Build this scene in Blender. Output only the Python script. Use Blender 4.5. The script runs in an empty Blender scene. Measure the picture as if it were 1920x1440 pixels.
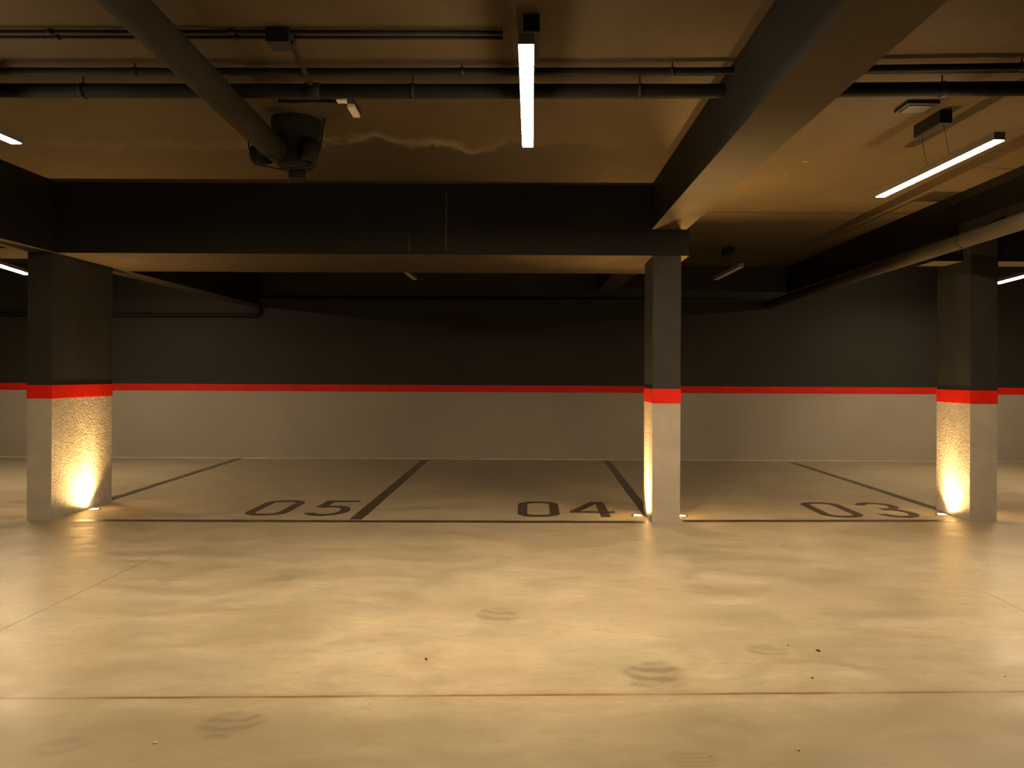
import bpy, bmesh, math, random
from mathutils import Vector, Matrix

random.seed(5)
scene = bpy.context.scene
col = scene.collection
R = math.radians

# ------------------------------------------------------------------ camera
F_PX, VPX, VPY, ROLL, CAM_H = 1440.0, 1000.0, 705.0, R(0.28), 1.3
cam_data = bpy.data.cameras.new('camera')
cam = bpy.data.objects.new('camera', cam_data)
col.objects.link(cam)
cam.location = (0, 0, CAM_H)
cam.rotation_mode = 'QUATERNION'
cam.rotation_quaternion = (Matrix.Rotation(R(90), 3, 'X') @ Matrix.Rotation(ROLL, 3, 'Z')).to_quaternion()
cam_data.sensor_width = 36.0
cam_data.lens = 36.0 * F_PX / 1920.0
cam_data.shift_x = -(VPX - 960.0) / 1920.0
cam_data.shift_y = (VPY - 720.0) / 1920.0
cam_data.clip_start, cam_data.clip_end = 0.05, 100
scene.camera = cam


def ray(px, py):
    """direction with unit forward depth for a photograph pixel"""
    u, v = (px - VPX) / F_PX, (py - VPY) / F_PX
    c, s = math.cos(ROLL), math.sin(ROLL)
    return (u * c + v * s, -u * s + v * c)


def on_z(px, py, z):
    u, v = ray(px, py)
    d = (CAM_H - z) / v
    return Vector((u * d, d, z))


def on_y(px, py, y):
    u, v = ray(px, py)
    return Vector((u * y, y, CAM_H - v * y))


# ------------------------------------------------------------------ materials
def nt(name):
    m = bpy.data.materials.new(name)
    m.use_nodes = True
    t = m.node_tree
    b = t.nodes['Principled BSDF']
    return m, t, b


class G:
    """small helper to write node maths"""
    def __init__(self, t):
        self.t = t

    def n(self, typ, **kw):
        nd = self.t.nodes.new(typ)
        for k, v in kw.items():
            setattr(nd, k, v)
        return nd

    def link(self, a, b):
        self.t.links.new(a, b)

    def m(self, op, a, b=None, c=None, clamp=False):
        nd = self.n('ShaderNodeMath', operation=op, use_clamp=clamp)
        for i, x in enumerate((a, b, c)):
            if x is None:
                continue
            if isinstance(x, (int, float)):
                nd.inputs[i].default_value = x
            else:
                self.link(x, nd.inputs[i])
        return nd.outputs[0]

    def rng(self, x, a, b, c=0.0, d=1.0, smooth=True):
        nd = self.n('ShaderNodeMapRange', interpolation_type='SMOOTHSTEP' if smooth else 'LINEAR')
        nd.clamp = True
        self.link(x, nd.inputs[0])
        for i, v in enumerate((a, b, c, d)):
            nd.inputs[i + 1].default_value = v
        return nd.outputs[0]

    def coords(self):
        tc = self.n('ShaderNodeTexCoord')
        return tc.outputs['Object']

    def xyz(self, v):
        s = self.n('ShaderNodeSeparateXYZ')
        self.link(v, s.inputs[0])
        return s.outputs

    def scaled(self, v, sc, loc=(0, 0, 0), rot=(0, 0, 0)):
        mp = self.n('ShaderNodeMapping')
        self.link(v, mp.inputs['Vector'])
        mp.inputs['Scale'].default_value = sc
        mp.inputs['Location'].default_value = loc
        mp.inputs['Rotation'].default_value = rot
        return mp.outputs[0]

    def noise(self, v, scale, detail=4.0, rough=0.55, dist=0.0):
        nd = self.n('ShaderNodeTexNoise')
        self.link(v, nd.inputs['Vector'])
        nd.inputs['Scale'].default_value = scale
        nd.inputs['Detail'].default_value = detail
        nd.inputs['Roughness'].default_value = rough
        nd.inputs['Distortion'].default_value = dist
        return nd.outputs[0]

    def mix(self, fac, a, b, mode='MIX'):
        nd = self.n('ShaderNodeMix', data_type='RGBA', blend_type=mode)
        if isinstance(fac, (int, float)):
            nd.inputs[0].default_value = fac
        else:
            self.link(fac, nd.inputs[0])
        for i, x in ((6, a), (7, b)):
            if isinstance(x, tuple):
                nd.inputs[i].default_value = (*x, 1)
            else:
                self.link(x, nd.inputs[i])
        return nd.outputs[2]

    def bump(self, h, strength, distance, bsdf):
        nd = self.n('ShaderNodeBump')
        nd.inputs['Strength'].default_value = strength
        nd.inputs['Distance'].default_value = distance
        self.link(h, nd.inputs['Height'])
        self.link(nd.outputs[0], bsdf.inputs['Normal'])


def paint(name, color, rough=0.6, spec=0.4, var=0.12, scale=3.0, bump=0.0, bscale=60.0, metallic=0.0):
    m, t, b = nt(name)
    g = G(t)
    v = g.coords()
    n = g.noise(v, scale, 5)
    lo = tuple(c * (1 - var) for c in color)
    hi = tuple(min(1, c * (1 + var)) for c in color)
    f = g.rng(n, 0.3, 0.7)
    g.link(g.mix(f, lo, hi), b.inputs['Base Color'])
    b.inputs['Roughness'].default_value = rough
    b.inputs['Specular IOR Level'].default_value = spec
    b.inputs['Metallic'].default_value = metallic
    if bump:
        g.bump(g.noise(v, bscale, 4, 0.6), bump, 0.01, b)
    return m


def glow(name, color, strength):
    m, t, b = nt(name)
    b.inputs['Base Color'].default_value = (0.9, 0.9, 0.88, 1)
    b.inputs['Emission Color'].default_value = (*color, 1)
    b.inputs['Emission Strength'].default_value = strength
    b.inputs['Roughness'].default_value = 0.4
    return m


def floor_material():
    m, t, b = nt('polished_concrete')
    g = G(t)
    v = g.coords()
    x, y, z = g.xyz(v)
    big = g.noise(v, 0.55, 5, 0.6, 0.6)
    mid = g.noise(g.scaled(v, (1.0, 1.9, 1), rot=(0, 0, R(8))), 1.8, 7, 0.62, 1.2)
    fine = g.noise(g.scaled(v, (1.2, 3.2, 1), rot=(0, 0, R(-6))), 6.5, 6, 0.65, 0.8)
    grain = g.noise(v, 160, 3, 0.7)
    c = g.mix(g.rng(big, 0.32, 0.68), (0.40, 0.355, 0.265), (0.52, 0.465, 0.36))
    drift = g.noise(g.scaled(v, (1.0, 1.6, 1), loc=(3.1, 1.7, 0)), 1.1, 5, 0.6, 0.9)
    c = g.mix(g.rng(drift, 0.45, 0.68, 0.0, 0.5), c, (0.40, 0.325, 0.215))
    c = g.mix(g.rng(drift, 0.32, 0.48, 0.45, 0.0), c, (0.36, 0.34, 0.265))
    c = g.mix(g.rng(mid, 0.30, 0.60, 0.60, 0.0), c, (0.30, 0.265, 0.18))
    c = g.mix(g.rng(mid, 0.54, 0.74, 0.0, 0.28), c, (0.68, 0.61, 0.45))
    c = g.mix(g.rng(fine, 0.52, 0.68, 0.0, 0.55), c, (0.33, 0.28, 0.19))
    c = g.mix(g.rng(fine, 0.30, 0.44, 0.20, 0.0), c, (0.66, 0.60, 0.44))
    c = g.mix(g.rng(grain, 0.3, 0.7, 0.22, 0.0), c, (0.2, 0.18, 0.13))
    # red-brown day joint running across the bay
    wob = g.noise(g.scaled(v, (1, 0, 0)), 2.5, 6, 0.7)
    yj = g.m('ADD', g.m('MULTIPLY', x, JOINT[1]), JOINT[0])
    d = g.m('ABSOLUTE', g.m('ADD', g.m('SUBTRACT', y, yj), g.m('MULTIPLY', g.m('SUBTRACT', wob, 0.5), 0.022)))
    patch = g.rng(g.noise(g.scaled(v, (1, 0.2, 1)), 2.1, 4), 0.35, 0.6, 0.45, 1.0)
    jm = g.m('MULTIPLY', g.rng(d, 0.004, 0.014, 0.95, 0.0), patch)
    c = g.mix(jm, c, (0.13, 0.055, 0.026))
    halo = g.m('MULTIPLY', g.rng(d, 0.0, 0.07, 0.32, 0.0), patch)
    c = g.mix(halo, c, (0.26, 0.15, 0.08))
    # the nearer pour is greyer and dirtier
    near = g.rng(g.m('ADD', g.m('SUBTRACT', y, yj), g.m('MULTIPLY', g.m('SUBTRACT', big, 0.5), 0.5)), -0.32, 0.02, 1, 0)
    c = g.mix(g.m('MULTIPLY', near, 0.58), c, (0.245, 0.215, 0.155))
    spk = g.rng(g.noise(v, 26, 5, 0.75), 0.60, 0.68)
    dx = g.rng(g.m('ABSOLUTE', g.m('SUBTRACT', x, 0.55)), 0.1, 0.75, 1, 0)
    dirt = g.m('MULTIPLY', g.m('MULTIPLY', spk, dx), g.rng(y, 2.35, 2.75, 1, 0))
    c = g.mix(g.m('MULTIPLY', dirt, 0.6), c, (0.12, 0.095, 0.06))
    # saw cuts running away from the viewer
    for cx, y0, y1 in SAWCUTS:
        dm = g.rng(g.m('ABSOLUTE', g.m('SUBTRACT', x, cx)), 0.003, 0.010, 0.7, 0.0)
        dm = g.m('MULTIPLY', dm, g.m('MULTIPLY', g.rng(y, y0 - 0.1, y0 + 0.1), g.rng(y, y1 - 0.25, y1 + 0.1, 1, 0)))
        c = g.mix(dm, c, (0.20, 0.155, 0.10))
    # dark rubber scuffs left by wheels
    for (cx, cy, rx, ry, rot, amt, rings) in SCUFFS:
        p = g.scaled(v, (1, 1, 1), loc=(-cx, -cy, 0))
        p = g.scaled(p, (1, 1, 1), rot=(0, 0, rot))
        px, py, _ = g.xyz(p)
        wn = g.noise(v, 7, 5, 0.65)
        q = g.m('ADD', g.m('POWER', g.m('DIVIDE', px, rx), 2.0), g.m('POWER', g.m('DIVIDE', py, ry), 2.0))
        q = g.m('ADD', g.m('SQRT', q), g.m('MULTIPLY', g.m('SUBTRACT', wn, 0.5), 1.1))
        edge = g.rng(q, 0.55, 1.05, 1, 0)
        rg = g.rng(g.m('SINE', g.m('ADD', g.m('MULTIPLY', g.m('ADD', g.m('DIVIDE', py, ry), g.m('MULTIPLY', g.m('POWER', g.m('DIVIDE', px, rx), 2.0), -0.45)), rings * 0.75), g.m('MULTIPLY', wn, 10.0))), -0.7, 0.8, 0.45, 1.0)
        c = g.mix(g.m('MULTIPLY', g.m('MULTIPLY', edge, rg), amt * 1.2), c, (0.17, 0.14, 0.09))
    g.link(c, b.inputs['Base Color'])
    rr = g.rng(mid, 0.3, 0.75, 0.30, 0.50)
    g.link(rr, b.inputs['Roughness'])
    b.inputs['Specular IOR Level'].default_value = 0.24
    g.bump(g.m('ADD', g.m('MULTIPLY', fine, 0.6), g.m('MULTIPLY', grain, 0.25)), 0.12, 0.01, b)
    return m


def ceiling_material():
    m, t, b = nt('dark_ceiling_paint')
    g = G(t)
    v = g.coords()
    x, y, z = g.xyz(v)
    n1 = g.noise(v, 0.8, 5, 0.6)
    n2 = g.noise(v, 7, 6, 0.65)
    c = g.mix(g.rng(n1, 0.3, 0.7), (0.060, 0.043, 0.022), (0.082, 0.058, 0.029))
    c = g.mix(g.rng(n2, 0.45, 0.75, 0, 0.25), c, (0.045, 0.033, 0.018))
    # damp band and white lime bloom where the slab meets the cross beam
    wob = g.noise(g.scaled(v, (1, 0.5, 1)), 1.6, 6, 0.6, 0.4)
    yy = g.m('ADD', y, g.m('MULTIPLY', g.m('SUBTRACT', wob, 0.5), 1.3))
    inx = g.m('MULTIPLY', g.rng(x, -2.3, -1.7), g.rng(x, 0.1, 0.9, 1, 0))
    iny = g.m('MULTIPLY', g.rng(yy, 5.75, 5.85), g.rng(y, 6.85, 6.95, 1, 0))
    c = g.mix(g.m('MULTIPLY', g.m('MULTIPLY', inx, iny), 0.6), c, (0.022, 0.018, 0.012))
    rim = g.m('MULTIPLY', g.rng(yy, 5.55, 5.72), g.rng(yy, 5.74, 5.84, 1, 0))
    rim = g.m('MULTIPLY', rim, g.m('MULTIPLY', g.rng(x, -4.4, -3.0), g.rng(x, -0.7, 0.0, 1, 0)))
    rim = g.m('MULTIPLY', rim, g.m('MULTIPLY', g.rng(g.noise(v, 3.5, 4), 0.42, 0.6), g.rng(x, -2.4, -1.9, 0.3, 1.0)))
    c = g.mix(g.m('MULTIPLY', rim, 0.24), c, (0.34, 0.31, 0.25))
    fl = g.rng(g.noise(g.scaled(v, (1, 1.6, 1)), 5.5, 6, 0.7), 0.66, 0.72)
    fl = g.m('MULTIPLY', fl, g.m('MULTIPLY', g.rng(y, 5.9, 6.2), g.rng(y, 8.4, 8.8, 1, 0)))
    c = g.mix(g.m('MULTIPLY', fl, 0.45), c, (0.40, 0.38, 0.34))
    # fine construction joint
    d = g.m('ABSOLUTE', g.m('SUBTRACT', y, 7.98))
    jn = g.m('MULTIPLY', g.rng(d, 0.008, 0.02, 0.9, 0), g.rng(x, 1.3, 1.4))
    c = g.mix(jn, c, (0.01, 0.009, 0.008))
    g.link(c, b.inputs['Base Color'])
    b.inputs['Roughness'].default_value = 0.75
    b.inputs['Specular IOR Level'].default_value = 0.25
    g.bump(n2, 0.25, 0.02, b)
    return m


def beam_material():
    m, t, b = nt('dark_beam_paint')
    g = G(t)
    v = g.coords()
    x, y, z = g.xyz(v)
    n1 = g.noise(v, 1.5, 5, 0.6)
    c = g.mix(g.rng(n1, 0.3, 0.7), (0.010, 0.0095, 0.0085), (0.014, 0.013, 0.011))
    # thin lime runs on the cross beam
    for sx, z0, z1, a in ((-0.785, 2.40, 3.0, 0.22), (-1.115, 2.38, 2.62, 0.14)):
        w = g.m('MULTIPLY', g.m('SUBTRACT', g.noise(g.scaled(v, (0, 0, 1)), 9, 4), 0.5), 0.03)
        d = g.m('ABSOLUTE', g.m('ADD', g.m('SUBTRACT', x, sx), w))
        mm = g.m('MULTIPLY', g.rng(d, 0.001, 0.006, a, 0), g.m('MULTIPLY', g.rng(z, z0 - 0.02, z0 + 0.05), g.rng(z, z1 - 0.1, z1, 1, 0)))
        c = g.mix(mm, c, (0.5, 0.48, 0.43))
    g.link(c, b.inputs['Base Color'])
    b.inputs['Roughness'].default_value = 0.6
    b.inputs['Specular IOR Level'].default_value = 0.2
    g.bump(g.noise(v, 25, 4), 0.2, 0.01, b)
    return m


# floor features, placed from the photograph
J0, J1 = on_z(0, 1310, 0), on_z(1920, 1297, 0)
_s = (J1.y - J0.y) / (J1.x - J0.x)
JOINT = (J0.y - _s * J0.x, _s)
SAWCUTS = [(on_z(130, 1120, 0).x, 1.0, on_z(290, 1040, 0).y), (on_z(1890, 1131, 0).x, 1.0, on_z(1835, 1103, 0).y)]


def scuff(px, py, hw, hh, rot, amt, rings):
    c = on_z(px, py, 0)
    rx = abs(on_z(px + hw, py, 0).x - c.x)
    ry = abs(on_z(px, py - hh, 0).y - on_z(px, py + hh, 0).y) / 2
    return (c.x, c.y, rx, ry, rot, amt, rings)


SCUFFS = [scuff(1228, 1265, 68, 32, R(4), 0.62, 16), scuff(432, 1358, 74, 28, R(-12), 0.55, 15),
          scuff(935, 1155, 52, 18, R(0), 0.5, 14), scuff(1440, 1222, 45, 15, R(10), 0.35, 15),
          scuff(1350, 1365, 95, 52, R(0), 0.22, 6), scuff(535, 1084, 28, 8, 0, 0.3, 9),
          scuff(455, 935, 15, 4, 0, 0.4, 5), scuff(1320, 1107, 60, 14, R(8), 0.2, 12),
          scuff(320, 1085, 30, 10, 0, 0.22, 10), scuff(1480, 1026, 26, 6, 0, 0.3, 6),
          scuff(110, 1400, 60, 22, R(-20), 0.3, 8), scuff(1300, 1425, 70, 20, 0, 0.35, 22)]

M = {}
M['floor'] = floor_material()
M['ceiling'] = ceiling_material()
M['beam'] = beam_material()
M['soffit'] = paint('uplit_brown_soffit', (0.052, 0.037, 0.019), 0.7, 0.25, 0.12, 2.5, 0.15, 30)  # uplight put into the colour: lighter brown on undersides of black beams
M['wall_dark'] = paint('black_wall_paint', (0.027, 0.026, 0.023), 0.62, 0.3, 0.10, 1.2, 0.08, 90)
M['wall_grey'] = paint('grey_wall_paint', (0.40, 0.375, 0.335), 0.6, 0.3, 0.06, 0.9, 0.10, 110)
M['col_dark'] = paint('black_column_paint', (0.030, 0.029, 0.026), 0.6, 0.3, 0.12, 4, 0.25, 60)
M['col_grey'] = paint('grey_column_paint', (0.44, 0.405, 0.355), 0.6, 0.3, 0.07, 5, 0.20, 55)
M['col_grey_rough'] = paint('coarse_grey_column_render', (0.44, 0.405, 0.355), 0.7, 0.3, 0.12, 14, 1.0, 52)
M['red'] = paint('red_band_paint', (0.74, 0.016, 0.006), 0.5, 0.3, 0.08, 6, 0.15, 50)
M['pipe_black'] = paint('black_pipe', (0.012, 0.012, 0.011), 0.75, 0.15, 0.15, 8)
M['pipe_grey'] = paint('dull_grey_pipe', (0.026, 0.023, 0.015), 0.75, 0.15, 0.15, 5)
M['pipe_brown'] = paint('satin_dark_pipe', (0.030, 0.025, 0.017), 0.5, 0.35, 0.12, 5)
M['black_metal'] = paint('black_powder_coat', (0.014, 0.014, 0.014), 0.6, 0.25, 0.1, 10)
M['lamp_body'] = paint('grey_lamp_body', (0.20, 0.19, 0.17), 0.5, 0.4, 0.06, 10)
M['steel'] = paint('brushed_steel', (0.55, 0.53, 0.5), 0.35, 0.5, 0.1, 20, metallic=1.0)
M['white_plastic'] = paint('white_plastic', (0.80, 0.76, 0.70), 0.45, 0.4, 0.04, 8)
M['tape'] = paint('dark_line_paint', (0.058, 0.050, 0.034), 0.30, 0.5, 0.35, 3.5)
M['number'] = paint('dark_number_paint', (0.060, 0.052, 0.036), 0.35, 0.5, 0.35, 5)
M['stone_dark'] = paint('dark_grit', (0.05, 0.04, 0.03), 0.8)
M['stone_light'] = paint('pale_grit', (0.75, 0.70, 0.58), 0.8)
M['cap_brown'] = paint('box_cover', (0.035, 0.031, 0.018), 0.5, 0.4, 0.1, 9)
LAMP_COL = (1.0, 0.72, 0.42)
SPOT_COL = (1.0, 0.58, 0.20)
M['diffuser'] = glow('lamp_diffuser', LAMP_COL, 410.0)
M['diffuser_soft'] = glow('dimmer_lamp_diffuser', LAMP_COL, 236.0)
M['diffuser_off'] = paint('unlit_lamp_diffuser', (0.62, 0.60, 0.56), 0.4, 0.4, 0.03)
M['spot_lens'] = glow('spot_lens', (1.0, 0.72, 0.36), 30.0)


# ------------------------------------------------------------------ mesh helpers
def obj(name, bm, mats, parent=None):
    me = bpy.data.meshes.new(name)
    bmesh.ops.recalc_face_normals(bm, faces=bm.faces)
    bm.to_mesh(me)
    bm.free()
    for mt in (mats if isinstance(mats, (list, tuple)) else [mats]):
        me.materials.append(mt)
    o = bpy.data.objects.new(name, me)
    col.objects.link(o)
    if parent is not None:
        o.parent = parent
    return o


def empty(name, loc):
    o = bpy.data.objects.new(name, None)
    o.empty_display_size = 0.1
    o.location = loc
    col.objects.link(o)
    return o


def tag(o, label=None, cat=None, group=None, kind=None):
    if label:
        o['label'] = label
    if cat:
        o['category'] = cat
    if group:
        o['group'] = group
    if kind:
        o['kind'] = kind
    return o


def box(bm, x0, x1, y0, y1, z0, z1, mat=0, bevel=0.0):
    vs = [bm.verts.new(p) for p in ((x0, y0, z0), (x1, y0, z0), (x1, y1, z0), (x0, y1, z0),
                                    (x0, y0, z1), (x1, y0, z1), (x1, y1, z1), (x0, y1, z1))]
    fs = []
    for q in ((0, 3, 2, 1), (4, 5, 6, 7), (0, 1, 5, 4), (1, 2, 6, 5), (2, 3, 7, 6), (3, 0, 4, 7)):
        f = bm.faces.new([vs[i] for i in q])
        f.material_index = mat
        fs.append(f)
    if bevel:
        es = list({e for f in fs for e in f.edges})
        bmesh.ops.bevel(bm, geom=es, offset=bevel, segments=2, affect='EDGES', profile=0.7)
    return bm


def B(*a, **k):
    return box(bmesh.new(), *a, **k)


def hexa(bm, lo, hi, mat=0):
    """lo, hi: four points each, same winding"""
    a = [bm.verts.new(p) for p in lo]
    b = [bm.verts.new(p) for p in hi]
    n = len(a)
    bm.faces.new(a[::-1]).material_index = mat
    bm.faces.new(b).material_index = mat
    for i in range(n):
        bm.faces.new((a[i], a[(i + 1) % n], b[(i + 1) % n], b[i])).material_index = mat
    return bm


def tube(bm, pts, r, seg=20, caps=True, smooth=True):
    """round bar through pts; r may be one radius or one per point"""
    pts = [Vector(p) for p in pts]
    rs = r if isinstance(r, (list, tuple)) else [r] * len(pts)
    rings = []
    up = None
    for i, p in enumerate(pts):
        if i == 0:
            d = pts[1] - p
        elif i == len(pts) - 1:
            d = p - pts[i - 1]
        else:
            d = (pts[i + 1] - p).normalized() + (p - pts[i - 1]).normalized()
        if d.length < 1e-9:
            d = pts[i] - pts[i - 1] if i else Vector((0, 0, 1))
        d.normalize()
        if up is None:
            a = Vector((0, 0, 1)) if abs(d.z) < 0.9 else Vector((1, 0, 0))
            up = (a - d * a.dot(d)).normalized()
        else:
            up = (up - d * up.dot(d)).normalized()
        s = d.cross(up)
        rings.append([bm.verts.new(p + (up * math.cos(2 * math.pi * k / seg) + s * math.sin(2 * math.pi * k / seg)) * rs[i])
                      for k in range(seg)])
    for a, b in zip(rings, rings[1:]):
        for k in range(seg):
            f = bm.faces.new((a[k], a[(k + 1) % seg], b[(k + 1) % seg], b[k]))
            f.smooth = smooth
    if caps:
        bm.faces.new(rings[0][::-1])
        bm.faces.new(rings[-1])
    return bm


def T(*a, **k):
    return tube(bmesh.new(), *a, **k)


def lathe(bm, prof, seg=32, axis_o=(0, 0, 0)):
    """profile of (r, z) round a vertical axis"""
    o = Vector(axis_o)
    rings = []
    for r, z in prof:
        if r < 1e-6:
            rings.append([bm.verts.new(o + Vector((0, 0, z)))])
        else:
            rings.append([bm.verts.new(o + Vector((r * math.cos(2 * math.pi * k / seg), r * math.sin(2 * math.pi * k / seg), z)))
                          for k in range(seg)])
    for a, b in zip(rings, rings[1:]):
        for k in range(seg):
            k2 = (k + 1) % seg
            if len(a) == 1 and len(b) == 1:
                continue
            if len(a) == 1:
                f = bm.faces.new((a[0], b[k2], b[k]))
            elif len(b) == 1:
                f = bm.faces.new((a[k], a[k2], b[0]))
            else:
                f = bm.faces.new((a[k], a[k2], b[k2], b[k]))
            f.smooth = True
    return bm


def ribbon(bm, pts, w, z0, z1, closed=False):
    """flat painted stroke of width w along 2-D pts, as a thin slab"""
    pts = [Vector(p) for p in pts]
    n = len(pts)
    L, Rr = [], []
    for i in range(n):
        if closed:
            a, c = pts[i - 1], pts[(i + 1) % n]
        else:
            a, c = pts[max(i - 1, 0)], pts[min(i + 1, n - 1)]
        p = pts[i]
        d1 = (p - a).normalized() if (p - a).length > 1e-9 else (c - p).normalized()
        d2 = (c - p).normalized() if (c - p).length > 1e-9 else d1
        n1, n2 = Vector((-d1.y, d1.x)), Vector((-d2.y, d2.x))
        mt = (n1 + n2)
        mt.normalize()
        k = min(1.0 / max(mt.dot(n1), 0.35), 2.0)
        L.append(p + mt * (w / 2) * k)
        Rr.append(p - mt * (w / 2) * k)
    lo = [(bm.verts.new((l.x, l.y, z0)), bm.verts.new((r.x, r.y, z0))) for l, r in zip(L, Rr)]
    hi = [(bm.verts.new((l.x, l.y, z1)), bm.verts.new((r.x, r.y, z1))) for l, r in zip(L, Rr)]
    m = n if closed else n - 1
    for i in range(m):
        j = (i + 1) % n
        bm.faces.new((hi[i][0], hi[i][1], hi[j][1], hi[j][0]))
        bm.faces.new((lo[i][0], lo[j][0], lo[j][1], lo[i][1]))
        bm.faces.new((lo[i][0], hi[i][0], hi[j][0], lo[j][0]))
        bm.faces.new((lo[i][1], lo[j][1], hi[j][1], hi[i][1]))
    if not closed:
        bm.faces.new((lo[0][0], lo[0][1], hi[0][1], hi[0][0]))
        bm.faces.new((lo[-1][0], hi[-1][0], hi[-1][1], lo[-1][1]))
    return bm


# ------------------------------------------------------------------ setting
CEIL = 3.01
XL, XR, YB, YW = -11.5, 11.5, -12.0, 11.92
SOFF = 2.38          # underside of the deep beams
SOFF2 = 2.61         # underside of the shallower long beam

fl = obj('floor', B(XL, XR, YB, YW + 0.2, -0.1, 0.0), M['floor'])
tag(fl, 'pale polished concrete garage floor with scuffs and a red-brown joint', 'floor', kind='structure')
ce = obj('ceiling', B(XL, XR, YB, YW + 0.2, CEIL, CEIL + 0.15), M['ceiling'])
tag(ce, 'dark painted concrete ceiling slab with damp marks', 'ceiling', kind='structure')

WZ = (0.0, 1.045, 1.152, CEIL)


def banded_wall(name, x0, x1, y0, y1, label):
    bm = bmesh.new()
    for i in range(3):
        box(bm, x0, x1, y0, y1, WZ[i], WZ[i + 1], i)
    o = obj(name, bm, [M['wall_grey'], M['red'], M['wall_dark']])
    return tag(o, label, 'wall', kind='structure')


banded_wall('wall_back', XL, XR, YW, YW + 0.2, 'back wall, grey below and black above a red stripe')
banded_wall('wall_left', XL - 0.2, XL, YB, YW + 0.2, 'side wall at far left, grey and black with red stripe')
banded_wall('wall_right', XR, XR + 0.2, YB, YW + 0.2, 'side wall at far right, grey and black with red stripe')
banded_wall('wall_front', XL, XR, YB - 0.2, YB, 'wall behind the viewer, grey and black with red stripe')

# pale grout line where wall meets floor
gt = obj('baseboard_back', B(XL, XR, YW - 0.012, YW, 0.0, 0.014), paint('pale_grout', (0.62, 0.56, 0.46), 0.7, 0.3, 0.2, 4))
tag(gt, 'thin pale grout line at the foot of the back wall', 'skirting', kind='structure')


# --- columns
def column(x0, x1, y0, y1, top, zb0, zb1, label, rough_side):
    bm = bmesh.new()
    box(bm, x0, x1, y0, y1, 0, zb1 - 0.02, 0)
    box(bm, x0, x1, y0, y1, zb1 - 0.02, top, 1)
    # finish of the aisle-side face of the base: coarse render
    bm.faces.ensure_lookup_table()
    for f in bm.faces:
        f.normal_update()
        c = f.calc_center_median()
        if f.material_index == 0 and abs(c.x - (x1 if rough_side > 0 else x0)) < 1e-4:
            f.material_index = 2
    o = obj('column', bm, [M['col_grey'], M['col_dark'], M['col_grey_rough']])
    tag(o, label, 'column', kind='structure')
    e = 0.003
    bb = bmesh.new()
    lo = [(x0 - e, y0 - e, zb0), (x1 + e, y0 - e, zb0), (x1 + e, y1 + e, zb0), (x0 - e, y1 + e, zb0)]
    hi = [(p[0], p[1], zb1) for p in lo]
    hexa(bb, lo, hi)
    b = obj('painted_band', bb, M['red'], o)
    tag(b, 'red painted band')
    return o


cl = on_z(97, 975, 0)
cl0 = on_z(49, 975, 0)
COL_L = dict(x0=cl0.x, x1=cl.x - 0.005, y0=cl.y, y1=7.80)
cm0, cm1 = on_z(1222, 978.5, 0), on_z(1274, 978.5, 0)
COL_M = dict(x0=cm0.x, x1=cm1.x, y0=6.86, y1=7.38)
cr0, cr1 = on_z(1818, 977.5, 0), on_z(1868, 977.5, 0)
COL_R = dict(x0=cr0.x, x1=cr1.x, y0=cr0.y, y1=7.55)
print('COLS', COL_L, COL_M, COL_R)
column(**COL_L, top=SOFF, zb0=1.078, zb1=1.198, label='left concrete column with a wide lit side face and red band', rough_side=1)
column(**COL_M, top=SOFF, zb0=1.062, zb1=1.190, label='slim middle concrete column with red band, between numbers 04 and 03', rough_side=-1)
column(**COL_R, top=SOFF2, zb0=1.068, zb1=1.188, label='right concrete column with red band beside the number 03', rough_side=-1)


# --- beams
def beam(name, bm, label):
    bm.faces.ensure_lookup_table()
    bmesh.ops.recalc_face_normals(bm, faces=bm.faces)
    for f in bm.faces:
        f.normal_update()
        f.material_index = 1 if f.normal.z < -0.9 else 0  # downward faces get the painted-in uplit brown, the rest stays black
    return tag(obj(name, bm, [M['beam'], M['soffit']]), label, 'beam', kind='structure')


YF, YBK = 6.86, 8.08
BX0, BX1 = COL_M['x0'] - 0.0, 1.385
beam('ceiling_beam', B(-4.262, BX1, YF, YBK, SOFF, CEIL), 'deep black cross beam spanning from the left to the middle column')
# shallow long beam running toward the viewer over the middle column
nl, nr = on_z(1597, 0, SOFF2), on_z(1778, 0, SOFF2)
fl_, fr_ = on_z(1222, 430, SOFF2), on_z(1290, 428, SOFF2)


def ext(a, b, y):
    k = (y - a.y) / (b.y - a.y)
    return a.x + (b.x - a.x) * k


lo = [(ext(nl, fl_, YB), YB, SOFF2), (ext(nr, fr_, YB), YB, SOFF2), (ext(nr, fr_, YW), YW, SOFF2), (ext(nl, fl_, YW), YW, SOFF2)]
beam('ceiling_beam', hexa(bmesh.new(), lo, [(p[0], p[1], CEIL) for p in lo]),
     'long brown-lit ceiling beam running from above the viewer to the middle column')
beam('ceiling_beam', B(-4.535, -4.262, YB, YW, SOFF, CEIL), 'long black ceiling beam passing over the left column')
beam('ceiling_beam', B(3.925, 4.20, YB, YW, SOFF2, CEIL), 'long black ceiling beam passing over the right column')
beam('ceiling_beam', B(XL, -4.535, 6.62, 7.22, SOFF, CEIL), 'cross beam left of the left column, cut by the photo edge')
beam('ceiling_beam', box(B(3.70, 4.201, 7.10, 7.42, SOFF, SOFF2 - 0.002), 4.201, XR, 7.10, 7.42, SOFF, CEIL), 'narrow cross beam behind the top of the right column')

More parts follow.
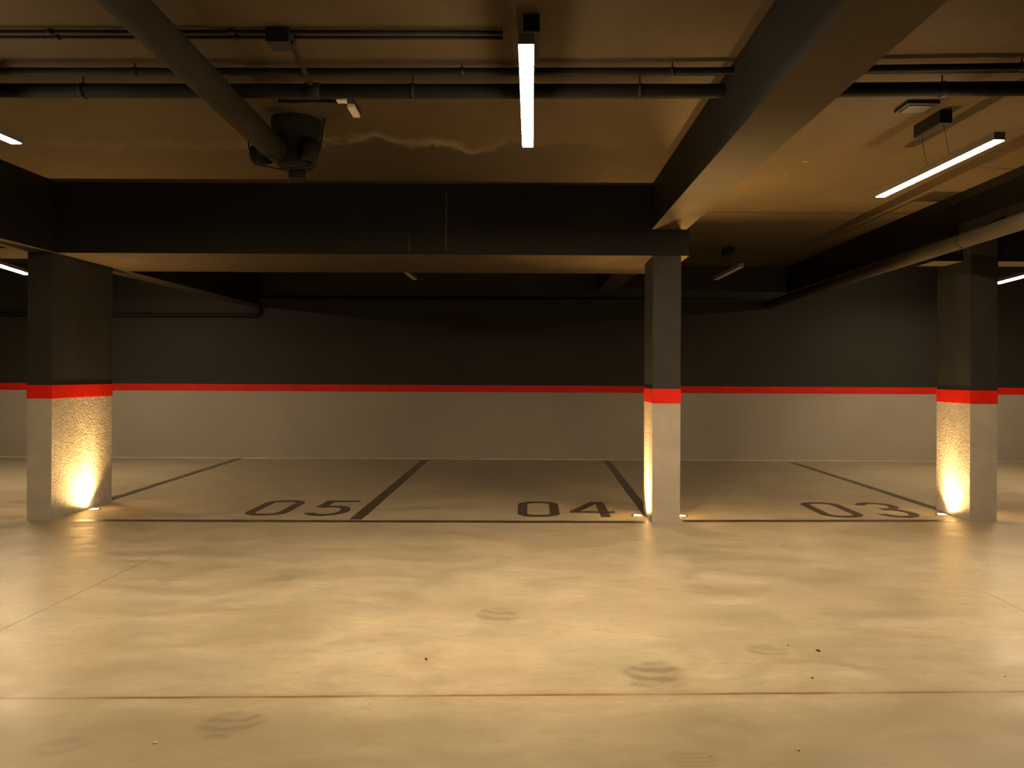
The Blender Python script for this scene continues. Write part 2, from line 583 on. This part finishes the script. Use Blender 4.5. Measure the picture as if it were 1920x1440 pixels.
# ------------------------------------------------------------------ lamps
def pendant(center, length, label, lit=True, yaw=0.0, canopy=None, group='linear pendant lamps', w=0.062, drop=0.0, dif='diffuser'):
    """linear lamp: center = middle of the diffuser underside"""
    root = empty('pendant_lamp', (center[0], center[1], CEIL))
    root.rotation_euler.z = yaw
    tag(root, label, 'lamp', group)
    zt = center[2] - CEIL
    h = length / 2
    obj('housing', B(-w / 2 - 0.002, w / 2 + 0.002, -h - 0.008, h + 0.008, zt + 0.004, zt + 0.05, bevel=0.003), M['lamp_body'], root)
    df = obj('diffuser', B(-w / 2, w / 2, -h, h, zt - drop, zt + 0.010, bevel=0.002), M[dif] if lit else M['diffuser_off'], root)
    tag(df, 'glowing white diffuser' if lit else 'unlit pale diffuser')
    ex, ey, ez0 = canopy if canopy else (0.0, 0.0, 0.0)
    obj('canopy', B(ex - 0.04, ex + 0.04, ey - 0.16, ey + 0.16, -0.085, 0.0, bevel=0.006), M['black_metal'], root)
    for s in (-1, 1):
        obj('suspension_wire', T([(ex, ey + s * 0.13, -0.085), (0, ey + s * 0.13, zt + 0.05)], 0.0016, 8), M['black_metal'], root)
    return root


def lamp_from(px0, py0, px1, py1, z, label, **k):
    a, b = on_z(px0, py0, z), on_z(px1, py1, z)
    c = (a + b) / 2
    d = b - a
    if d.y < 0:
        d = -d
    yaw = math.atan2(-d.x, d.y)
    return pendant((c.x, c.y, z), d.length, label, yaw=yaw, **k)


LZ = 2.67
lamp_from(986.5, 86, 989.5, 276, LZ, 'lit linear pendant lamp hanging at top centre, end-on to the viewer', canopy=(0.02, -0.11, 0))
lamp_from(1873, 264, 1650, 370, LZ, 'lit linear pendant lamp slanting at upper right, right of the long beam', dif='diffuser_soft', canopy=(-0.04, -0.08, 0))
# left lamp: only its far tip is inside the frame
tip = on_z(40, 270, LZ)
pendant((tip.x - 0.055, tip.y - 0.75, LZ), 1.5, 'lit linear pendant lamp at upper left edge, cut by the frame', yaw=R(-2), dif='diffuser_soft')
def edge_lamp(px_tip, py_tip, px_far, py_far, z, label):
    a_, b_ = on_z(px_tip, py_tip, z), on_z(px_far, py_far, z)
    d_ = (b_ - a_).normalized()
    c_ = a_ + d_ * 0.75
    pendant((c_.x, c_.y, z), 1.5, label, yaw=math.atan2(d_.x, -d_.y), drop=0.010, dif='diffuser_soft')


edge_lamp(51, 514, 0, 498, 2.56, 'lit linear pendant lamp at left edge beside the left column')
edge_lamp(1870, 531, 1920, 518, 2.56, 'lit linear pendant lamp at right edge beside the right column')
lamp_from(1390, 501, 1342, 525, LZ, 'unlit linear pendant lamp in the dark bay right of the middle column', lit=False)
a = on_z(778, 525, LZ)
pendant((a.x, a.y - 0.75, LZ), 1.5, 'unlit linear pendant lamp in the dark bay behind the cross beam', lit=False)


# ------------------------------------------------------------------ floor spotlights
def spotlight(x, y, toward, label, core=110.0, beam_w=100.0, spill=80.0, ty=10.0, tb=-6):
    root = empty('floor_spotlight', (x, y, 0))
    tag(root, label, 'spotlight', 'recessed floor spotlights at the columns')
    obj('rim', lathe(bmesh.new(), [(0.040, 0.0), (0.058, 0.0), (0.058, 0.004), (0.054, 0.006), (0.043, 0.006), (0.040, 0.003), (0.040, 0.0)]), M['steel'], root)
    ln = obj('lens', lathe(bmesh.new(), [(0.0, 0.010), (0.018, 0.009), (0.032, 0.006), (0.040, 0.002), (0.040, 0.0005), (0.0, 0.0005)]), M['spot_lens'], root)
    tag(ln, 'glowing lens')
    for nm, size, blend, e, tilt in (('spot_core', 58, 0.9, core, -3), ('spot_beam', 82, 0.6, beam_w, tb), ('spot_spill', 135, 1.0, spill, -8)):
        ld = bpy.data.lights.new(nm, 'SPOT')
        ld.energy = e
        ld.color = SPOT_COL
        ld.spot_size = R(size)
        ld.spot_blend = blend
        ld.shadow_soft_size = 0.025
        lo_ = bpy.data.objects.new(nm, ld)
        col.objects.link(lo_)
        lo_.parent = root
        lo_.location = (0, 0, 0.012)
        lo_.rotation_euler = (R(180 + (ty if nm != 'spot_core' else -3)), R(-tilt) * toward, 0)
    return root


s1 = on_z(170, 955, 0)
s2 = on_z(1194, 967, 0)
s3 = on_z(1279, 968, 0)
s4 = on_z(1770, 965, 0)
spotlight(COL_L['x1'] + 0.070, s1.y, -1, 'glowing floor spotlight at the right side of the left column', 20, 105, 270, 15)
spotlight(COL_M['x0'] - 0.085, s2.y, 1, 'glowing floor spotlight left of the middle column, by number 04', 60, 200, 150, 15)
spotlight(COL_M['x1'] + 0.070, s3.y, -1, 'glowing floor spotlight right of the middle column', 160, 720, 60, 15, 10)
spotlight(COL_R['x0'] - 0.075, s4.y, 1, 'glowing floor spotlight at the left side of the right column', 26, 120, 170, 14)
spotlight(COL_L['x0'] - 0.08, s1.y, 1, 'floor spotlight hidden beyond the left side of the left column')
spotlight(COL_R['x1'] + 0.075, s4.y, -1, 'floor spotlight hidden beyond the right side of the right column')

# ------------------------------------------------------------------ parking lines and numbers
PT = 0.0015


def line(px0, py0, px1, py1, w, label, ext0=0.0):
    a, b = on_z(px0, py0, 0), on_z(px1, py1, 0)
    n = 40
    pts = []
    for i in range(n + 1):
        p = a.lerp(b, i / n)
        pts.append((p.x + random.uniform(-.004, .004), p.y + random.uniform(-.004, .004)))
    o = obj('parking_line', ribbon(bmesh.new(), pts, w, 0.0002, PT), M['tape'])
    return tag(o, label, 'line', 'dark bay lines on the floor')


line(454, 858, 108, 968, 0.10, 'dark bay line running back from the left column to the wall')
line(798, 862, 667, 974, 0.115, 'dark bay line right of the number 05, running back to the wall')
line(1137, 863, 1219, 970, 0.10, 'dark bay line running back from the middle column to the wall')
line(1485, 867, 1796, 967, 0.10, 'dark bay line right of the number 03, running to the right column')
line(140, 976, 1216, 979, 0.10, 'dark line along the front of bays 05 and 04')
line(1280, 977, 1800, 976.5, 0.10, 'dark line along the front of bay 03')


def arc(cx, cy, rx, ry, a0, a1, n=14):
    return [(cx + rx * math.cos(R(a0 + (a1 - a0) * i / n)), cy + ry * math.sin(R(a0 + (a1 - a0) * i / n))) for i in range(n + 1)]


W_, H_, SW = 0.40, 0.86, 0.092


def digit(ch):
    """strokes in a W_ x H_ box, origin at the lower left"""
    h = SW / 2
    if ch == '0':
        r = 0.125
        p = arc(W_ - h - r, H_ - h - r, r, r, 90, 0, 6)[0:] + arc(W_ - h - r, h + r, r, r, 0, -90, 6) + \
            arc(h + r, h + r, r, r, -90, -180, 6) + arc(h + r, H_ - h - r, r, r, 180, 90, 6)
        return [(p, True)]
    if ch == '4':
        return [([(0.325, -0.0), (0.325, H_)], False), ([(0.285, H_ - 0.01), (0.035, 0.265), ], False), ([(0.0, 0.26), (0.43, 0.26)], False)]
    if ch == '5':
        bowl = [(0.075, 0.455)] + [(0.13, 0.49)] + arc(0.195, 0.27, W_ - h - 0.195, 0.235, 85, -90, 16) + arc(0.195, 0.185, 0.195 - h, 0.15, -90, -165, 6)
        return [([(W_ - 0.02, H_ - h), (0.085, H_ - h), (0.075, 0.455)], False), (bowl, False)]
    if ch == '3':
        top = arc(0.20, 0.64, 0.155, 0.174, 165, -80, 16)
        bot = arc(0.20, 0.245, 0.155, 0.20, 80, -165, 18)
        return [(top + [(0.16, 0.46)], False), ([(0.16, 0.452)] + bot, False)]


def number(chars, xs, y0, label):
    root = empty('painted_number', (xs[0], y0, 0))
    tag(root, label, 'number', 'bay numbers painted on the floor')
    for c, x in zip(chars, xs):
        bm = bmesh.new()
        for k, (pts, cl_) in enumerate(digit(c)):
            ribbon(bm, pts, SW, 0.0002, 0.0016 + 0.0002 * k, cl_)
        d = obj('digit', bm, M['number'], root)
        d.location = (x - xs[0], 0, 0)
    return root


number('05', (-2.71, -2.155), 7.09, 'dark number 05 painted on the floor of the left bay')
number('04', (-0.145, 0.355), 7.09, 'dark number 04 painted on the floor of the middle bay')
number('03', (2.73, 3.28), 7.13, 'dark number 03 painted on the floor of the right bay')


# ------------------------------------------------------------------ pipes and services
def clamp(y, z, x, r, parent):
    bm = bmesh.new()
    tube(bm, [(x - 0.012, y, z), (x + 0.012, y, z)], r + 0.004, 24)
    tube(bm, [(x, y, z + r), (x, y, CEIL - 0.001)], 0.004, 8)
    return obj('clamp', bm, M['black_metal'], parent)


def cross_pipe(name, pxs, off, r, x_end0, x_end1, mat, label, clamps=(), cat='pipe'):
    z = CAM_H + off
    P = [on_z(px, py, z) for px, py in pxs]
    p0 = P[0] + (P[1] - P[0]) * ((x_end0 - P[0].x) / (P[1].x - P[0].x))
    p1 = P[-2] + (P[-1] - P[-2]) * ((x_end1 - P[-2].x) / (P[-1].x - P[-2].x))
    pts = [p0] + P[1:-1] + [p1]
    o = obj(name, T(pts, r, 20), mat)
    tag(o, label, cat)
    for cx in clamps:
        for a_, b_ in zip(pts, pts[1:]):
            if a_.x <= cx <= b_.x:
                t_ = (cx - a_.x) / (b_.x - a_.x)
                clamp(a_.lerp(b_, t_).y, z, cx, r, o)
    return o


cross_pipe('pipe', [(0, 170), (700, 171), (1300, 171), (1800, 167)], 1.63, 0.040, -4.26, 3.92, M['pipe_black'],
           'thicker black pipe across the ceiling, nearer the cross beam', clamps=(-2.6, -0.7, 0.6, 2.3))
cross_pipe('pipe', [(0, 134), (700, 134.5), (1300, 133.5), (1800, 126.5)], 1.665, 0.0195, -4.26, 3.92, M['pipe_black'],
           'thinner black pipe across the ceiling, beside the thick one', clamps=(-2.2, -0.4, 0.75, 2.6))
cross_pipe('conduit', [(0, 70), (480, 70), (945, 71)], 1.692, 0.0085, -4.26, -0.16, M['pipe_black'],
           'lower of two thin black conduits ending at the centre lamp', clamps=(-2.4, -1.5), cat='conduit')
cross_pipe('conduit', [(0, 60), (480, 60), (945, 61)], 1.692, 0.010, -4.26, -0.16, M['pipe_black'],
           'upper of two thin black conduits ending at the centre lamp', clamps=(-2.4, -1.5), cat='conduit')

# branch box and slanting drop between conduits and pipe
cb = on_z(527, 67, 2.99)
bx = empty('branch_box', (cb.x, cb.y, CEIL))
tag(bx, 'black junction box on the conduits with a slanting branch tube', 'junction box')
obj('box_body', B(-0.058, 0.058, -0.06, 0.06, -0.075, 0, bevel=0.006), M['black_metal'], bx)
p_a, p_b = on_z(545, 78, 2.95), on_z(582, 156, 2.945)
c0 = Vector((cb.x, cb.y, CEIL))
obj('branch_tube', T([p_a - c0, p_b - c0 - Vector((0, 0.0, 0))], 0.014, 14), M['pipe_grey'], bx)
obj('tee_socket', T([on_z(572, 171, 2.93) - c0, on_z(602, 171, 2.93) - c0], 0.047, 20), M['black_metal'], bx)

# drain pipe running to the black trap
dp0, dp1 = on_z(232, 0, 2.80), on_z(503, 268, 2.80)
dirv = (dp1 - dp0).normalized()
start = dp1 - dirv * (dp1.y + 4.0)
dr = empty('drain_pipe', (dp1.x, dp1.y, CEIL))
tag(dr, 'thick grey drain pipe slanting across the upper left ceiling into a black trap', 'pipe')
o3 = Vector((dp1.x, dp1.y, CEIL))
obj('pipe_run', T([start - o3, dp1 - o3], 0.080, 32), M['pipe_grey'], dr)
e0 = dp1 - o3
# trap: bell-shaped body rising into the slab, horizontal socket, side sockets, clean-out cap
body = bmesh.new()
lathe(body, [(0.0, -0.33), (0.10, -0.33), (0.125, -0.30), (0.13, -0.20), (0.15, -0.12), (0.165, -0.05), (0.165, 0.0)], 32,
      e0 + Vector((0.12, 0.20, 0.21)))
obj('trap_body', body, M['pipe_black'], dr)
obj('inlet_socket', T([e0 + dirv * 0.002, e0 + dirv * 0.02, e0 + dirv * 0.10 + Vector((0.03, 0.03, -0.01)), e0 + Vector((0.12, 0.2, -0.02))], [0.07, 0.084, 0.088, 0.085], 28), M['pipe_black'], dr)
obj('side_socket', T([e0 + Vector((-0.145, 0.20, -0.02)), e0 + Vector((-0.05, 0.16, -0.03))], [0.072, 0.06], 24), M['pipe_black'], dr)
obj('side_socket', T([e0 + Vector((0.21, 0.06, -0.01)), e0 + Vector((0.30, 0.10, -0.03))], [0.075, 0.07], 24), M['pipe_black'], dr)
obj('cleanout_cap', lathe(bmesh.new(), [(0.0, -0.05), (0.05, -0.05), (0.056, -0.04), (0.056, 0.02), (0.04, 0.03), (0.04, 0.10)], 24,
                          e0 + Vector((0.12, 0.22, -0.13))), M['pipe_black'], dr)
sling = [(e0 + Vector(p)) for p in ((-0.20, 0.12, 0.205), (-0.17, 0.13, 0.0), (-0.13, 0.14, -0.10), (0.05, 0.15, -0.135), (0.24, 0.14, -0.11), (0.30, 0.13, 0.0), (0.33, 0.12, 0.205))]
obj('hanger_strap', T(sling, 0.006, 10), M['black_metal'], dr)

# white emergency light with its cable
q0, q1 = on_z(657, 201, 2.975), on_z(669, 221, 2.975)
qc = (q0 + q1) / 2
em = empty('ceiling_emergency_light', (qc.x, qc.y, CEIL))
tag(em, 'small white two-piece emergency light on the dark ceiling', 'emergency light')
d = q1 - q0
ang = math.atan2(-d.x, d.y)
em.rotation_euler.z = ang
L2 = d.length / 2
lens_m = obj('cover', B(-0.022, 0.022, -L2, L2, -0.035, -0.012, bevel=0.004), M['white_plastic'], em)
tag(lens_m, 'white cover')
obj('base_plate', B(-0.03, 0.03, -L2 - 0.10, L2, -0.012, 0.0, bevel=0.002), M['black_metal'], em)
sp = obj('end_cap', B(-0.064, -0.006, -L2 - 0.12, -L2 - 0.06, -0.035, -0.012, bevel=0.005), M['white_plastic'], em)
tag(sp, 'small white cap')
k0, k1 = on_z(522, 190, 3.0), on_z(634, 191, 3.0)
tag(obj('cable', T([k0, k0.lerp(k1, 0.3) + Vector((0, 0.01, 0)), k0.lerp(k1, 0.6) - Vector((0, 0.01, 0)), k1], 0.0085, 10), M['pipe_black']),
    'thin black cable running left from the white emergency light', 'cable')

# shallow box on the ceiling above the right lamp
b0, b1 = on_z(1700, 206, CEIL), on_z(1738, 188, CEIL)
jb = empty('ceiling_junction_box', ((b0.x + b1.x) / 2, (b0.y + b1.y) / 2, CEIL))
tag(jb, 'flat olive-brown box on the ceiling above the right slanting lamp', 'junction box')
obj('box_body', B(-0.10, 0.10, -0.09, 0.09, -0.022, 0, bevel=0.004), M['black_metal'], jb)
obj('box_cover', B(-0.075, 0.075, -0.065, 0.065, -0.028, -0.022, bevel=0.002), M['cap_brown'], jb)

# long pipe beside the right beam, with a conduit above it
g0, g1 = on_z(1920, 414, 2.45), on_z(1500, 552, 2.42)
dg = g1 - g0
st = g0 + dg * ((-4 - g0.y) / dg.y)
en = g0 + dg * ((YW - 0.05 - g0.y) / dg.y)
gp = empty('wall_pipe', (g0.x, g0.y, g0.z))
tag(gp, 'long satin pipe running beneath the right beam toward the back wall', 'pipe')
obj('pipe_run', T([st - g0, en - g0], 0.062, 28), M['pipe_brown'], gp)
for yy in (3.4, 6.4, 9.4):
    p = g0 + dg * ((yy - g0.y) / dg.y)
    bm = bmesh.new()
    tube(bm, [p - g0 + Vector((0, -0.015, 0)), p - g0 + Vector((0, 0.015, 0))], 0.067, 28)
    tube(bm, [p - g0 + Vector((0.0, 0, 0.06)), p - g0 + Vector((3.925 - p.x, 0, 0.20))], 0.008, 8)
    obj('clamp', bm, M['black_metal'], gp)
h0, h1 = on_z(1755, 456, 2.54), on_z(1609, 504, 2.54)
tag(obj('conduit', T([h0, h1, h1 + (h1 - h0) * 1.3], 0.012, 12), M['pipe_brown']), 'thin conduit just above the long satin pipe, near the right column', 'conduit')
v0, v1 = on_z(1920, 399, 2.53), on_z(1836, 428, 2.53)
tag(obj('conduit', T([v0 + (v0 - v1) * 3, v0, v1], 0.008, 12), M['pipe_brown']), 'thin conduit above the long satin pipe at the right edge', 'conduit')

# pipe along the top of the back wall, stepping down under the left beam
zr = on_y(900, 563, YW - 0.05).z
zl = on_y(300, 590, YW - 0.05).z
xs = on_y(484, 575, YW - 0.05).x
yp = YW - 0.05
tag(obj('wall_pipe', T([(-9.5, yp, zl), (xs - 0.04, yp, zl), (xs, yp, zl + 0.04), (xs, yp, zr - 0.04), (xs + 0.04, yp, zr), (3.6, yp, zr)], 0.035, 16), M['pipe_grey']),
    'dim pipe along the top of the back wall, stepping down at left', 'pipe')

# ------------------------------------------------------------------ grit on the floor
def grit(px, py, size, dark, label, stretch=1.3):
    c = on_z(px, py, 0)
    bm = bmesh.new()
    bmesh.ops.create_icosphere(bm, subdivisions=2, radius=size)
    for v in bm.verts:
        v.co *= random.uniform(0.85, 1.12)
        v.co.x *= stretch
        v.co.z = v.co.z * 0.55
    zmin = min(v.co.z for v in bm.verts)
    for v in bm.verts:
        v.co.z -= zmin
    for f in bm.faces:
        f.smooth = True
    o = obj('grit', bm, M['stone_dark'] if dark else M['stone_light'])
    o.location = c
    o.rotation_euler.z = random.uniform(0, 3)
    return tag(o, label, 'grit', 'loose grit on the floor')


grit(799, 1237, 0.0065, True, 'dark crumb of grit on open floor left of the round wheel scuff')
grit(1534, 1221, 0.007, True, 'long dark crumb of grit on the floor at right', 1.8)
grit(1478, 1211, 0.004, True, 'tiny dark speck of grit beside the long dark crumb')
grit(1523, 1272, 0.0045, True, 'small dark speck of grit just above the red-brown joint at right')
grit(1497, 1407, 0.0055, False, 'pale grain of grit near the bottom edge, right of centre', 1.0)
grit(1734, 1263, 0.0045, False, 'pale grain of grit at right, above the joint', 1.0)
grit(1884, 1269, 0.0045, False, 'pale grain of grit at the far right, above the joint', 1.0)
grit(1331, 1418, 0.004, False, 'pale grain of grit beside the rough patch at bottom', 1.0)
grit(291, 1394, 0.005, False, 'pale grain of grit left of the left wheel scuff', 1.6)

# ------------------------------------------------------------------ world and view
w = bpy.data.worlds.new('world')
w.use_nodes = True
w.node_tree.nodes['Background'].inputs[0].default_value = (0, 0, 0, 1)
w.node_tree.nodes['Background'].inputs[1].default_value = 0.0
scene.world = w
vs = scene.view_settings
scene.display_settings.display_device = 'sRGB'
vs.view_transform = 'Standard'
vs.look = 'None'
vs.exposure = 0.0
vs.gamma = 1.0
vs.use_curve_mapping = False
scene.cycles.max_bounces = 8
scene.cycles.diffuse_bounces = 6
scene.cycles.use_denoising = True
scene.cycles.sample_clamp_indirect = 6.0
